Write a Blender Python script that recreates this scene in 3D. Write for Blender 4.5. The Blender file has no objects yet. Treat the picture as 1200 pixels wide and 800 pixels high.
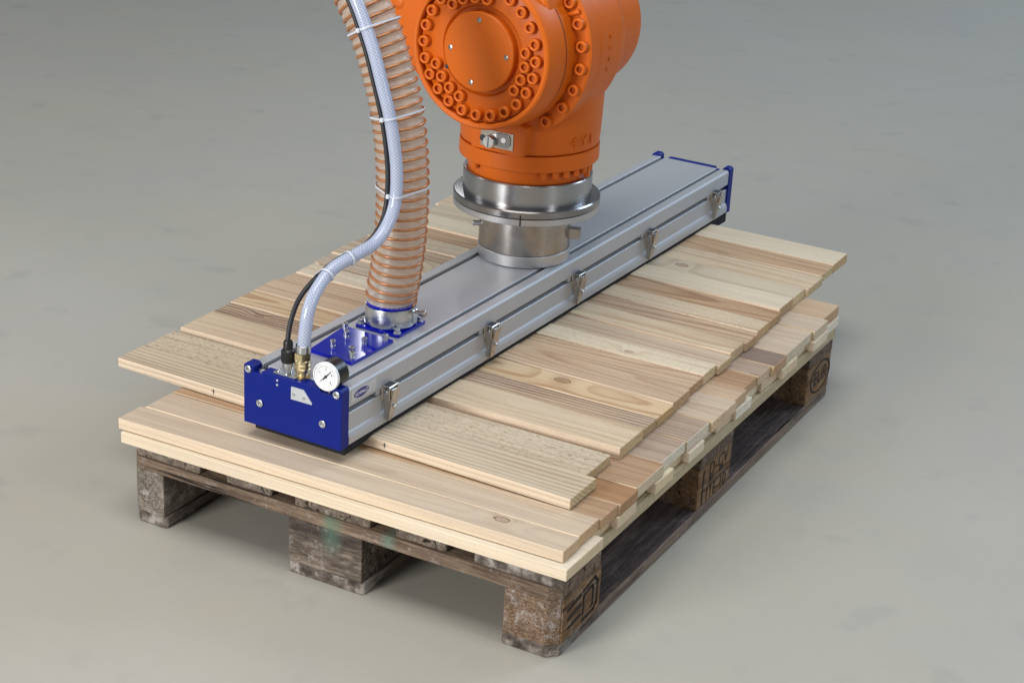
import bpy, bmesh, math, random
from mathutils import Vector, Matrix
random.seed(7)
PI = math.pi
R = math.radians
SC = bpy.context.scene
COL = SC.collection

# ------------------------------------------------------------------ camera
cam = bpy.data.cameras.new('camera'); camo = bpy.data.objects.new('camera', cam); COL.objects.link(camo)
cam.sensor_width = 36.0; cam.lens = 2176.95 / 1200 * 36
cam.clip_start = 0.05; cam.clip_end = 200
rt = Vector((0.8746, 0.4822, 0.0513)); up = Vector((-0.2267, 0.3131, 0.9223)); fw = Vector((-0.4286, 0.8182, -0.3831))
camo.matrix_world = Matrix(((rt.x, up.x, -fw.x, 1.8268), (rt.y, up.y, -fw.y, -2.1506), (rt.z, up.z, -fw.z, 1.5011), (0, 0, 0, 1)))
cam.dof.use_dof = True; cam.dof.focus_distance = 2.95; cam.dof.aperture_fstop = 20.0
SC.camera = camo

# ------------------------------------------------------------------ light (indoor hall: soft ceiling and window light)
w = bpy.data.worlds.new('World'); SC.world = w; w.use_nodes = True
bg = w.node_tree.nodes['Background']; bg.inputs[0].default_value = (0.86, 0.93, 1.0, 1); bg.inputs[1].default_value = 0.235

def area(name, loc, target, sx, sy, power, col):
    l = bpy.data.lights.new(name, 'AREA'); l.shape = 'RECTANGLE'; l.size = sx; l.size_y = sy
    l.energy = power; l.color = col
    o = bpy.data.objects.new(name, l); COL.objects.link(o); o.location = loc
    o.rotation_euler = (Vector(target) - Vector(loc)).to_track_quat('-Z', 'Y').to_euler()
    return o
area('ceiling_light', (0.5, -0.7, 4.2), (0.5, 0.2, 0), 2.2, 2.2, 96, (1.0, 0.99, 0.97))
area('front_window', (-0.9, -4.9, 1.7), (0.3, 0.2, 0.2), 1.7, 2.0, 238, (1.0, 0.985, 0.96))
area('side_window', (-4.4, -1.4, 2.2), (0.3, 0.5, 0.3), 0.9, 2.0, 24, (1.0, 0.99, 0.97))
area('right_window', (4.6, -0.4, 2.4), (0.3, 0.5, 0.3), 0.7, 2.0, 32, (0.97, 0.98, 1.0))
area('hall_light', (3.6, 6.2, 4.6), (2.0, 4.0, 0), 2.6, 2.6, 225, (0.62, 0.80, 1.0))
area('back_window', (-2.87, 5.37, 2.82), (0.32, 0.26, 0.31), 0.22, 0.7, 6, (0.95, 0.97, 1.0))
SC.view_settings.view_transform = 'Standard'; SC.view_settings.look = 'None'
SC.view_settings.exposure = 0.0; SC.view_settings.gamma = 1.0; SC.view_settings.use_curve_mapping = False
SC.render.engine = 'CYCLES'
SC.cycles.max_bounces = 8; SC.cycles.transparent_max_bounces = 16
SC.cycles.use_denoising = True

# ------------------------------------------------------------------ helpers
def lin(r, g, b):
    f = lambda c: (c / 255 / 12.92) if c / 255 <= 0.04045 else ((c / 255 + 0.055) / 1.055) ** 2.4
    return (f(r), f(g), f(b), 1.0)

class NT:
    def __init__(s, name):
        s.m = bpy.data.materials.new(name); s.m.use_nodes = True
        s.t = s.m.node_tree; s.b = s.t.nodes['Principled BSDF']; s.out = s.t.nodes['Material Output']
    def n(s, kind, **kw):
        x = s.t.nodes.new(kind)
        for k, v in kw.items(): setattr(x, k, v)
        return x
    def l(s, a, b): s.t.links.new(a, b)
    def put(s, sock, v):
        if isinstance(v, bpy.types.NodeSocket): s.l(v, sock)
        else: sock.default_value = v
    def math(s, op, a, b=None, c=None, clamp=False):
        x = s.n('ShaderNodeMath', operation=op); x.use_clamp = clamp
        s.put(x.inputs[0], a)
        if b is not None: s.put(x.inputs[1], b)
        if c is not None: s.put(x.inputs[2], c)
        return x.outputs[0]
    def obj(s): return s.n('ShaderNodeTexCoord').outputs['Object']
    def mapping(s, v, scale=(1, 1, 1), loc=(0, 0, 0), rot=(0, 0, 0)):
        x = s.n('ShaderNodeMapping'); s.l(v, x.inputs[0])
        x.inputs['Scale'].default_value = scale; x.inputs['Location'].default_value = loc; x.inputs['Rotation'].default_value = rot
        return x.outputs[0]
    def noise(s, v, scale, detail=4, rough=0.55, dist=0.0):
        x = s.n('ShaderNodeTexNoise'); s.l(v, x.inputs['Vector'])
        x.inputs['Scale'].default_value = scale; x.inputs['Detail'].default_value = detail
        x.inputs['Roughness'].default_value = rough; x.inputs['Distortion'].default_value = dist
        return x.outputs['Fac']
    def ramp(s, f, stops):
        x = s.n('ShaderNodeValToRGB'); s.put(x.inputs[0], f)
        e = x.color_ramp.elements
        while len(e) < len(stops): e.new(0.5)
        for i, (p, c) in enumerate(stops):
            e[i].position = p; e[i].color = c if len(c) == 4 else (*c, 1)
        return x.outputs[0]
    def mix(s, f, a, b, blend='MIX'):
        x = s.n('ShaderNodeMix', data_type='RGBA', blend_type=blend)
        s.put(x.inputs[0], f); s.put(x.inputs[6], a); s.put(x.inputs[7], b)
        return x.outputs[2]
    def bump(s, h, strength, dist):
        x = s.n('ShaderNodeBump'); s.l(h, x.inputs['Height']); x.inputs['Strength'].default_value = strength; x.inputs['Distance'].default_value = dist
        s.l(x.outputs[0], s.b.inputs['Normal'])

def g4(v): return (v, v, v, 1)

def simple(name, col, rough=0.5, metal=0.0, var=0.08, nscale=30, bump=0.0, bscale=300, coat=0.0, rvar=0.1, spec=0.5):
    t = NT(name); o = t.obj()
    n1 = t.noise(o, nscale, 5, 0.6)
    c = t.mix(n1, tuple(x * (1 - var) for x in col[:3]) + (1,), tuple(min(1, x * (1 + var)) for x in col[:3]) + (1,))
    t.l(c, t.b.inputs['Base Color'])
    t.l(t.math('MULTIPLY_ADD', t.noise(o, nscale * 2.3, 4), rvar * 2, rough - rvar), t.b.inputs['Roughness'])
    t.b.inputs['Metallic'].default_value = metal
    t.b.inputs['Specular IOR Level'].default_value = spec
    t.b.inputs['Coat Weight'].default_value = coat
    t.b.inputs['Coat Roughness'].default_value = 0.15
    if bump: t.bump(t.noise(o, bscale, 3), bump, 0.001)
    return t.m

def tint(base, dr=0, k=1.0): return base

# ---- planed softwood with 3D growth rings (rings show on the ends too)
def wood(name, light, dark, py=0.0, pz=-0.05, freq=170, contrast=0.6, knots=(), rough_sawn=0.0, grey=0.0, seed=0.0, twist=0.06, side=None, end=None, slope=0.01):
    cool = lambda c: None if c is None else (c[0] * 1.0, min(.86, c[1] * 1.04), min(.84, c[2] * 1.05), 1.0)
    light, dark, side, end = cool(light), cool(dark), cool(side), cool(end)
    t = NT(name); o = t.obj(); nrm_ = t.n('ShaderNodeTexCoord').outputs['Normal']
    o = t.mapping(o, loc=(seed, 0, 0))
    sep = t.n('ShaderNodeSeparateXYZ'); t.l(o, sep.inputs[0]); X, Y, Z = sep.outputs
    wv = t.mapping(o, scale=(1.6, 7, 7), loc=(seed * 3.1, seed, 0))
    n1 = t.noise(wv, 1.0, 3, 0.5); n2 = t.noise(t.mapping(wv, loc=(5, 9, 3)), 1.0, 3, 0.5)
    yy = t.math('ADD', t.math('ADD', Y, -py), t.math('MULTIPLY', t.math('ADD', n1, -0.5), twist))
    zz = t.math('ADD', t.math('ADD', t.math('MULTIPLY_ADD', t.math('ADD', X, -seed), slope, Z), -pz), t.math('MULTIPLY', t.math('ADD', n2, -0.5), twist))
    r = t.math('SQRT', t.math('ADD', t.math('MULTIPLY', yy, yy), t.math('MULTIPLY', zz, zz)))
    kmask = None
    for (kx, ky, kr) in knots:
        dx = t.math('ADD', X, -(kx + seed)); dy = t.math('ADD', Y, -ky)
        d2 = t.math('ADD', t.math('MULTIPLY', t.math('MULTIPLY', dx, dx), 0.45), t.math('MULTIPLY', dy, dy))
        b = t.math('EXPONENT', t.math('MULTIPLY', d2, -1 / (2 * (kr * 2.2) ** 2)))
        r = t.math('ADD', r, t.math('MULTIPLY', b, kr * 1.3))
        kd = t.math('ADD', t.math('DIVIDE', t.math('SQRT', d2), kr), t.math('MULTIPLY', t.math('ADD', t.noise(o, 140, 2), -0.5), 0.5))
        core = t.ramp(kd, [(0.0, g4(0.75)), (0.2, g4(0.4)), (0.45, g4(0.5)), (0.70, g4(0.3)), (0.82, g4(1)), (0.92, g4(0.9)), (1.0, g4(0))])
        kmask = core if kmask is None else t.math('MAXIMUM', kmask, core)
    fine = t.noise(t.mapping(o, scale=(5, 260, 260)), 1.0, 4, 0.65)
    streak = t.noise(t.mapping(o, scale=(1.3, 55, 55), loc=(seed, seed * 2, 0)), 1.0, 3, 0.6)
    ph = t.math('FRACT', t.math('ADD', t.math('MULTIPLY', r, freq), t.math('MULTIPLY', fine, 0.35)))
    ring = t.ramp(ph, [(0.0, g4(0.1)), (0.45, g4(0.18)), (0.78, g4(0.8)), (0.9, g4(1.0)), (1.0, g4(0.1))])
    patch = t.noise(t.mapping(o, scale=(4, 16, 16), loc=(seed, 4, 2)), 1.0, 3, 0.55)
    f = t.math('MULTIPLY', t.math('MULTIPLY', ring, contrast), t.math('MULTIPLY_ADD', patch, 1.8, 0.2))
    mid = t.noise(t.mapping(o, scale=(2.6, 130, 130), loc=(seed * 4, 1, seed)), 1.0, 3, 0.6)
    f = t.math('ADD', f, t.math('MULTIPLY', t.math('ADD', streak, -0.5), 0.95))
    lowf = t.noise(t.mapping(o, scale=(2.2, 13, 13), loc=(seed * 5, 2, 7)), 1.0, 4, 0.6)
    f = t.math('ADD', f, t.math('MULTIPLY', t.math('ADD', lowf, -0.5), 1.1))
    fuzz = t.noise(t.mapping(o, scale=(130, 420, 420)), 1.0, 2, 0.6)
    f = t.math('ADD', f, t.math('MULTIPLY', t.math('ADD', fuzz, -0.5), 0.55))
    f = t.math('ADD', f, t.math('MULTIPLY', t.math('ADD', mid, -0.5), 0.9), clamp=True)
    sn = t.n('ShaderNodeSeparateXYZ'); t.l(nrm_, sn.inputs[0])
    sk = lambda c, k: tuple(x * k for x in c[:3]) + (1,)
    lt, dk = light, dark
    if side:   # freshly sawn long edges are paler than the planed, aged faces
        fy = t.math('GREATER_THAN', t.math('ABSOLUTE', sn.outputs[1]), 0.6)
        lt = t.mix(fy, lt, side); dk = t.mix(fy, dk, tuple(a * .55 + b * .45 for a, b in zip(sk(side, .8), sk(dark, 1))))
    if end:
        fx = t.math('GREATER_THAN', t.math('ABSOLUTE', sn.outputs[0]), 0.6)
        lt = t.mix(fx, lt, end); dk = t.mix(fx, dk, sk(end, .62))
    c = t.mix(f, lt, dk)
    c = t.mix(t.math('MULTIPLY', t.math('ADD', fine, -0.35), 0.7, clamp=True), c, tuple(x * 0.72 + 0.02 for x in dark[:3]) + (1,))
    blot = t.noise(t.mapping(o, scale=(3.5, 9, 9), loc=(seed * 2, 0, 3)), 1.0, 5, 0.6)
    c = t.mix(t.ramp(blot, [(0.40, g4(0)), (0.72, g4(0.40 + 0.3 * grey))]), c, t.mix(0.45, c, lin(186, 176, 166)))
    if rough_sawn:
        sp = t.noise(t.mapping(o, scale=(110, 260, 260)), 1.0, 3, 0.7)
        c = t.mix(t.math('MULTIPLY', t.ramp(sp, [(0.52, g4(0)), (0.66, g4(1))]), rough_sawn), c, tuple(x * 0.72 for x in dark[:3]) + (1,))
    if kmask is not None: c = t.mix(t.math('MULTIPLY', kmask, 0.85), c, lin(112, 74, 50))
    t.l(c, t.b.inputs['Base Color'])
    t.l(t.math('MULTIPLY_ADD', fine, 0.25, 0.48), t.b.inputs['Roughness'])
    t.b.inputs['Specular IOR Level'].default_value = 0.35
    saw = t.n('ShaderNodeTexWave', wave_type='BANDS', bands_direction='X'); t.l(o, saw.inputs[0])
    saw.inputs['Scale'].default_value = 55; saw.inputs['Distortion'].default_value = 1.2
    h = t.math('ADD', t.math('MULTIPLY', fine, 1.0 + 2 * rough_sawn), t.math('MULTIPLY', saw.outputs['Fac'], 0.12))
    t.bump(h, 0.35, 0.0012)
    return t.m

def worn_end(m):
    # weathered grey end grain and first centimetres of an otherwise cleaner board
    nt = m.node_tree; b = nt.nodes['Principled BSDF']; src = b.inputs['Base Color'].links[0].from_socket
    t = NT.__new__(NT); t.m = m; t.t = nt; t.b = b
    o = t.obj(); sep = t.n('ShaderNodeSeparateXYZ'); t.l(o, sep.inputs[0])
    n = t.noise(t.mapping(o, scale=(40, 14, 40)), 1.0, 5, 0.6)
    f = t.math('SUBTRACT', 1.0, t.math('DIVIDE', t.math('SUBTRACT', sep.outputs[1], t.math('MULTIPLY', n, 0.12)), 0.03), clamp=True)
    g = t.ramp(n, [(0.38, lin(70, 62, 57)), (0.5, lin(112, 102, 94)), (0.64, lin(168, 161, 154))])
    nt.links.new(t.mix(f, src, g), b.inputs['Base Color'])
    return m

# ---- weathered, dirty pallet timber and pressed wood chips
def old_wood(name, a, b, c3, seed=0.0, axis=0, along=9, dirt=0.6, stain=None, pl=0.45, sidec=None):
    dk_ = lambda c: tuple(x * .80 for x in c[:3]) + (1,)
    a, b, c3 = dk_(a), dk_(b), dk_(c3)
    t = NT(name); o = t.mapping(t.obj(), loc=(seed, seed * 1.7, seed * 0.6))
    sc = [150, 150, 150]; sc[axis] = along
    gr = t.noise(t.mapping(o, scale=sc), 1.0, 8, 0.75, 0.4)
    sc2 = [60, 60, 60]; sc2[axis] = 2.5
    ck = t.noise(t.mapping(o, scale=sc2, loc=(3, 8, 2)), 1.0, 4, 0.6, 0.6)
    sb_ = [26, 26, 26]; sb_[axis] = 7
    bl = t.noise(t.mapping(o, scale=sb_), 1.0, 7, 0.7, 0.4)
    c = t.ramp(gr, [(0.36, b), (0.5, a), (0.62, c3)])
    if sidec:
        sn = t.n('ShaderNodeSeparateXYZ'); t.l(t.n('ShaderNodeTexCoord').outputs['Normal'], sn.inputs[0])
        c = t.mix(t.math('MULTIPLY', t.math('GREATER_THAN', t.math('ABSOLUTE', sn.outputs[0]), 0.6), t.math('MULTIPLY', gr, 1.3), clamp=True), c, sidec)
    c = t.mix(t.ramp(bl, [(0.38, g4(0)), (0.66, g4(dirt))]), c, lin(58, 50, 48))
    pale = t.noise(t.mapping(o, loc=(7, 3, 1)), 34, 8, 0.8)
    c = t.mix(t.ramp(pale, [(0.54, g4(0)), (0.68, g4(pl))]), c, lin(186, 178, 172))
    c = t.mix(t.ramp(ck, [(0.34, g4(0.9)), (0.40, g4(0))]), c, lin(34, 28, 26))
    if stain:
        for (sx, sz, sr, scol) in stain:
            sep = t.n('ShaderNodeSeparateXYZ'); t.l(t.obj(), sep.inputs[0])
            dx = t.math('ADD', sep.outputs[0], -sx); dz = t.math('ADD', sep.outputs[2], -sz)
            d = t.math('SQRT', t.math('ADD', t.math('MULTIPLY', dx, dx), t.math('MULTIPLY', t.math('MULTIPLY', dz, dz), 0.35)))
            m = t.math('MULTIPLY', t.math('SUBTRACT', 1.0, t.math('DIVIDE', d, sr), clamp=True), t.math('MULTIPLY', pale, 1.5))
            c = t.mix(m, c, scol)
    t.l(c, t.b.inputs['Base Color']); t.b.inputs['Roughness'].default_value = 0.85
    t.b.inputs['Specular IOR Level'].default_value = 0.2
    t.bump(t.math('ADD', gr, t.math('ADD', t.math('MULTIPLY', t.noise(o, 90, 4), 0.6), t.ramp(ck, [(0.30, g4(0)), (0.37, g4(1))]))), 0.8, 0.003)
    return t.m

def chip_block(name, a, b, c3, seed=0.0):
    a, b, c3 = [tuple(x * .85 for x in q_[:3]) + (1,) for q_ in (a, b, c3)]
    t = NT(name); o = t.mapping(t.obj(), loc=(seed, seed, seed))
    v = t.n('ShaderNodeTexVoronoi'); t.l(t.mapping(o, scale=(420, 520, 480)), v.inputs['Vector']); v.inputs['Scale'].default_value = 1.0
    sepc = t.n('ShaderNodeSeparateColor'); t.l(v.outputs['Color'], sepc.inputs[0])
    c = t.ramp(sepc.outputs[0], [(0.0, b), (0.5, a), (1.0, c3)])
    bl = t.noise(o, 22, 6, 0.65)
    c = t.mix(t.ramp(bl, [(0.45, g4(0)), (0.7, g4(0.6))]), c, lin(66, 57, 52))
    pl = t.noise(t.mapping(o, loc=(2, 5, 1)), 40, 8, 0.8)
    c = t.mix(t.ramp(pl, [(0.50, g4(0)), (0.64, g4(0.7))]), c, lin(188, 180, 176))
    t.l(c, t.b.inputs['Base Color']); t.b.inputs['Roughness'].default_value = 0.9
    t.b.inputs['Specular IOR Level'].default_value = 0.15
    t.bump(t.math('ADD', v.outputs['Distance'], t.noise(o, 160, 4)), 0.6, 0.0015)
    return t.m

# ---- metals
def brushed(name, col, rough, axis_scale, var=0.12, blot=0.0, bcol=None, aniso=0.0, metal=1.0):
    t = NT(name); o = t.obj()
    n1 = t.noise(t.mapping(o, scale=axis_scale), 1.0, 4, 0.6)
    c = t.mix(n1, tuple(x * (1 - var) for x in col[:3]) + (1,), tuple(min(1, x * (1 + var)) for x in col[:3]) + (1,))
    if blot:
        b = t.noise(o, 28, 6, 0.65)
        c = t.mix(t.ramp(b, [(0.42, g4(0)), (0.68, g4(blot))]), c, bcol)
    t.l(c, t.b.inputs['Base Color']); t.b.inputs['Metallic'].default_value = metal
    t.l(t.math('MULTIPLY_ADD', n1, 0.22, rough - 0.11), t.b.inputs['Roughness'])
    t.b.inputs['Anisotropic'].default_value = aniso
    if aniso:
        t.b.inputs['Anisotropic Rotation'].default_value = 0.25
        tg = t.n('ShaderNodeTangent', direction_type='RADIAL', axis='Z'); t.l(tg.outputs[0], t.b.inputs['Tangent'])
    t.bump(n1, 0.06, 0.0005)
    return t.m

MAT = {}
MAT['alu'] = brushed('anodised_aluminium', (0.49, 0.505, 0.535), 0.50, (600, 3, 600), 0.03, metal=0.45)
MAT['alu_dark'] = simple('painted_slot_shadow', (0.05, 0.055, 0.065, 1), 0.6)
MAT['blue'] = simple('blue_lacquer', lin(0, 26, 120), 0.45, var=0.06, nscale=12, spec=0.22)
MAT['blue_plate'] = simple('blue_gloss_lacquer', lin(8, 20, 156), 0.07, var=0.04, nscale=10, rvar=0.02, spec=0.32)
MAT['foam'] = simple('black_foam', lin(22, 22, 26), 0.95, bump=0.6, bscale=700)
MAT['chrome'] = brushed('nickel_plate', (0.52, 0.49, 0.45), 0.20, (40, 40, 40), 0.12)
MAT['zinc'] = brushed('zinc_plate', (0.58, 0.60, 0.62), 0.30, (60, 60, 60), 0.08)
MAT['brass'] = brushed('brass', (0.72, 0.60, 0.36), 0.28, (50, 50, 50), 0.1)
MAT['steel'] = brushed('turned_steel', (0.42, 0.42, 0.43), 0.27, (3, 3, 30), 0.04, 0.2, (0.36, 0.35, 0.35, 1), aniso=0.8)
MAT['steel_worn'] = brushed('worn_steel', (0.42, 0.40, 0.38), 0.30, (12, 12, 60), 0.10, 0.55, (0.27, 0.24, 0.21, 1), aniso=0.7)
MAT['steel_light'] = brushed('machined_ring', (0.56, 0.56, 0.58), 0.42, (8, 8, 300), 0.05)
MAT['steel_dark'] = brushed('dark_steel', (0.30, 0.29, 0.29), 0.24, (8, 8, 200), 0.06, aniso=0.6)
MAT['orange'] = simple('orange_paint', lin(204, 98, 16), 0.43, var=0.05, nscale=16, bump=0.12, bscale=260, rvar=0.06, spec=0.3)
MAT['black'] = simple('black_plastic', lin(24, 24, 26), 0.35)
MAT['cable'] = simple('black_cable', lin(34, 35, 40), 0.5)
MAT['white_dial'] = simple('dial_white', lin(236, 238, 240), 0.35, var=0.02)
MAT['ink'] = simple('dial_ink', lin(40, 42, 48), 0.5)
MAT['tie'] = simple('nylon_tie', lin(206, 211, 222), 0.4, var=0.03)
MAT['sticker'] = simple('silver_sticker', lin(196, 199, 204), 0.38, var=0.03, metal=0.3)
MAT['logo'] = simple('logo_blue', lin(48, 46, 128), 0.4)
MAT['char'] = simple('burnt_mark', lin(42, 33, 28), 0.95, var=0.25, nscale=90)
MAT['copper'] = simple('copper_wire', lin(184, 126, 84), 0.30, metal=0.35, var=0.08)

def hose_skin():
    t = NT('clear_hose_wall'); o = t.obj()
    t.b.inputs['Base Color'].default_value = lin(232, 217, 202); t.b.inputs['Roughness'].default_value = 0.28
    t.l(t.math('MULTIPLY_ADD', t.noise(o, 40, 3), 0.2, 0.2), t.b.inputs['Roughness'])
    t.b.inputs['Subsurface Weight'].default_value = 0.0
    tr = t.n('ShaderNodeBsdfTransparent'); tr.inputs[0].default_value = (0.93, 0.91, 0.88, 1)
    tl = t.n('ShaderNodeBsdfTranslucent'); tl.inputs[0].default_value = lin(236, 221, 206)
    m1 = t.n('ShaderNodeMixShader'); m1.inputs[0].default_value = 0.45; t.l(t.b.outputs[0], m1.inputs[1]); t.l(tl.outputs[0], m1.inputs[2])
    m2 = t.n('ShaderNodeMixShader'); m2.inputs[0].default_value = 0.25; t.l(m1.outputs[0], m2.inputs[1]); t.l(tr.outputs[0], m2.inputs[2])
    t.l(m2.outputs[0], t.out.inputs['Surface'])
    return t.m
MAT['hose'] = hose_skin()

def braid():
    t = NT('braided_hose'); uv = t.n('ShaderNodeTexCoord').outputs['UV']
    sep = t.n('ShaderNodeSeparateXYZ'); t.l(uv, sep.inputs[0]); u, v = sep.outputs[0], sep.outputs[1]
    a = t.math('ADD', t.math('MULTIPLY', u, 10.0), t.math('MULTIPLY', v, 180.0))
    b = t.math('SUBTRACT', t.math('MULTIPLY', u, 10.0), t.math('MULTIPLY', v, 180.0))
    sa = t.math('ABSOLUTE', t.math('SINE', t.math('MULTIPLY', a, PI))); sb = t.math('ABSOLUTE', t.math('SINE', t.math('MULTIPLY', b, PI)))
    m = t.ramp(t.math('MINIMUM', sa, sb), [(0.18, g4(1)), (0.42, g4(0))])
    c = t.mix(m, lin(182, 193, 220), lin(228, 233, 245))
    t.l(c, t.b.inputs['Base Color']); t.b.inputs['Roughness'].default_value = 0.22
    t.b.inputs['Coat Weight'].default_value = 0.6; t.b.inputs['Coat Roughness'].default_value = 0.12
    tl = t.n('ShaderNodeBsdfTranslucent'); t.l(c, tl.inputs[0])
    m1 = t.n('ShaderNodeMixShader'); m1.inputs[0].default_value = 0.35; t.l(t.b.outputs[0], m1.inputs[1]); t.l(tl.outputs[0], m1.inputs[2])
    t.l(m1.outputs[0], t.out.inputs['Surface'])
    return t.m
MAT['braid'] = braid()

def floor_mat():
    t = NT('sealed_concrete'); o = t.obj()
    n1 = t.noise(o, 0.9, 6, 0.6); n2 = t.noise(t.mapping(o, loc=(3, 1, 0)), 4.5, 5, 0.6); n3 = t.noise(o, 60, 4, 0.6)
    c = t.mix(t.ramp(n1, [(0.3, g4(0)), (0.7, g4(1))]), lin(172, 169, 161), lin(179, 175, 167))
    hue = t.noise(t.mapping(o, loc=(6, 2, 0)), 1.7, 5, 0.6)
    c = t.mix(t.ramp(hue, [(0.35, g4(0)), (0.65, g4(0.8))]), c, lin(177, 172, 158))
    c = t.mix(t.ramp(n2, [(0.52, g4(0)), (0.75, g4(0.35))]), c, lin(162, 161, 157))
    sp = t.noise(t.mapping(o, loc=(9, 4, 0)), 9.0, 2, 0.5)
    c = t.mix(t.ramp(sp, [(0.62, g4(0)), (0.82, g4(0.35))]), c, lin(138, 138, 137))
    c = t.mix(t.math('MULTIPLY', n3, 0.08), c, lin(120, 120, 116))
    t.l(c, t.b.inputs['Base Color'])
    t.l(t.math('MULTIPLY_ADD', n2, 0.15, 0.42), t.b.inputs['Roughness'])
    t.b.inputs['Specular IOR Level'].default_value = 0.35
    t.bump(n3, 0.05, 0.001)
    return t.m
MAT['floor'] = floor_mat()

# ------------------------------------------------------------------ mesh helpers
class MB:
    def __init__(s): s.v = []; s.f = []; s.uv = None
    def add(s, vs, fs):
        k = len(s.v); s.v += [tuple(p) for p in vs]; s.f += [tuple(i + k for i in f) for f in fs]; return s
    def box(s, x0, x1, y0, y1, z0, z1):
        return s.add([(x0, y0, z0), (x1, y0, z0), (x1, y1, z0), (x0, y1, z0), (x0, y0, z1), (x1, y0, z1), (x1, y1, z1), (x0, y1, z1)],
                     [(0, 3, 2, 1), (4, 5, 6, 7), (0, 1, 5, 4), (1, 2, 6, 5), (2, 3, 7, 6), (3, 0, 4, 7)])
    def prism(s, poly, a0, a1, axis='z'):
        # polygon of (p, q); extruded along axis. y: (x,z) polygon, z: (x,y), x: (y,z)
        f = {'z': lambda p, a: (p[0], p[1], a), 'y': lambda p, a: (p[0], a, p[1]), 'x': lambda p, a: (a, p[0], p[1])}[axis]
        n = len(poly); vs = [f(p, a0) for p in poly] + [f(p, a1) for p in poly]
        return s.add(vs, [tuple(range(n)), tuple(range(2 * n - 1, n - 1, -1))] + [(i, i + n, (i + 1) % n + n, (i + 1) % n) for i in range(n)])
    def lathe(s, prof, c=(0, 0, 0), axis='z', seg=48):
        # prof: (radius, height along axis); closed at axis when radius 0
        vs = []; rows = []
        for (r, h) in prof:
            row = []
            cnt = 1 if r < 1e-6 else seg
            for i in range(cnt):
                a = 2 * PI * i / seg; p, q2 = r * math.cos(a), r * math.sin(a)
                P = {'z': (p, q2, h), 'y': (p, h, q2), 'x': (h, p, q2)}[axis]
                row.append(len(vs)); vs.append((P[0] + c[0], P[1] + c[1], P[2] + c[2]))
            rows.append(row)
        fs = []
        for a, b in zip(rows, rows[1:]):
            for i in range(seg):
                j = (i + 1) % seg
                if len(a) == 1 and len(b) == 1: continue
                if len(a) == 1: fs.append((a[0], b[i], b[j]))
                elif len(b) == 1: fs.append((a[i], a[j], b[0]))
                else: fs.append((a[i], a[j], b[j], b[i]))
        return s.add(vs, fs)
    def tube(s, pts, r, seg=12, uv=False, cap=True):
        pts = [Vector(p) for p in pts]; n = len(pts); rr = r if callable(r) else (lambda k: r)
        T = [(pts[min(i + 1, n - 1)] - pts[max(i - 1, 0)]).normalized() for i in range(n)]
        nrm = T[0].orthogonal().normalized(); k0 = len(s.v); L = 0; uvs = []
        for i in range(n):
            if i:
                nrm = (nrm - T[i] * nrm.dot(T[i])).normalized(); L += (pts[i] - pts[i - 1]).length
            bn = T[i].cross(nrm)
            for j in range(seg):
                a = 2 * PI * j / seg; s.v.append(tuple(pts[i] + (nrm * math.cos(a) + bn * math.sin(a)) * rr(i)))
            uvs.append(L)
        fu = []
        for i in range(n - 1):
            for j in range(seg):
                j2 = (j + 1) % seg
                s.f.append((k0 + i * seg + j, k0 + i * seg + j2, k0 + (i + 1) * seg + j2, k0 + (i + 1) * seg + j))
                fu.append(((j / seg, uvs[i]), ((j + 1) / seg, uvs[i]), ((j + 1) / seg, uvs[i + 1]), (j / seg, uvs[i + 1])))
        if uv: s.uv = fu
        elif cap:
            s.f.append(tuple(k0 + j for j in range(seg))[::-1]); s.f.append(tuple(k0 + (n - 1) * seg + j for j in range(seg)))
        return s
    def build(s, name, mat, parent=None, smooth=None, bevel=0.0, bseg=2, loc=None):
        me = bpy.data.meshes.new(name); me.from_pydata(s.v, [], s.f)
        if s.uv:
            ul = me.uv_layers.new(name='UVMap'); k = 0
            for f in s.uv:
                for c in f: ul.data[k].uv = c; k += 1
        bm = bmesh.new(); bm.from_mesh(me); bmesh.ops.recalc_face_normals(bm, faces=bm.faces)
        if bevel:
            es = [e for e in bm.edges if len(e.link_faces) == 2 and e.calc_face_angle(0) > R(28)]
            bmesh.ops.bevel(bm, geom=es, offset=bevel, segments=bseg, profile=0.6, affect='EDGES', clamp_overlap=True)
        if smooth is not None:
            for f in bm.faces: f.smooth = True
            for e in bm.edges:
                if len(e.link_faces) == 2 and e.calc_face_angle(0) > R(smooth): e.smooth = False
        bm.to_mesh(me); bm.free()
        return put(name, me, mat, parent, loc)

def put(name, me, mat, parent=None, loc=None):
    o = bpy.data.objects.new(name, me); COL.objects.link(o)
    if mat is not None and len(me.materials) == 0: me.materials.append(MAT[mat] if isinstance(mat, str) else mat)
    if parent is not None: o.parent = parent
    if loc is not None: o.location = loc
    return o

def tag(o, label, cat=None, group=None, kind=None):
    if label: o['label'] = label
    if cat: o['category'] = cat
    if group: o['group'] = group
    if kind: o['kind'] = kind
    return o

def thing(name, label, cat, loc=(0, 0, 0), rz=0.0, group=None):
    o = bpy.data.objects.new(name, None); COL.objects.link(o); o.location = loc; o.rotation_euler = (0, 0, rz)
    o.empty_display_size = 0.05
    return tag(o, label, cat, group)

def smooth_path(pts, sub=8):
    P = [Vector(p) for p in pts]; out = []
    for i in range(len(P) - 1):
        p0 = P[i - 1] if i else P[0] * 2 - P[1]; p1, p2 = P[i], P[i + 1]; p3 = P[i + 2] if i + 2 < len(P) else P[-1] * 2 - P[-2]
        for k in range(sub):
            t = k / sub
            out.append(0.5 * ((2 * p1) + (p2 - p0) * t + (2 * p0 - 5 * p1 + 4 * p2 - p3) * t * t + (3 * p1 - p0 - 3 * p2 + p3) * t ** 3))
    out.append(P[-1]); return out

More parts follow.
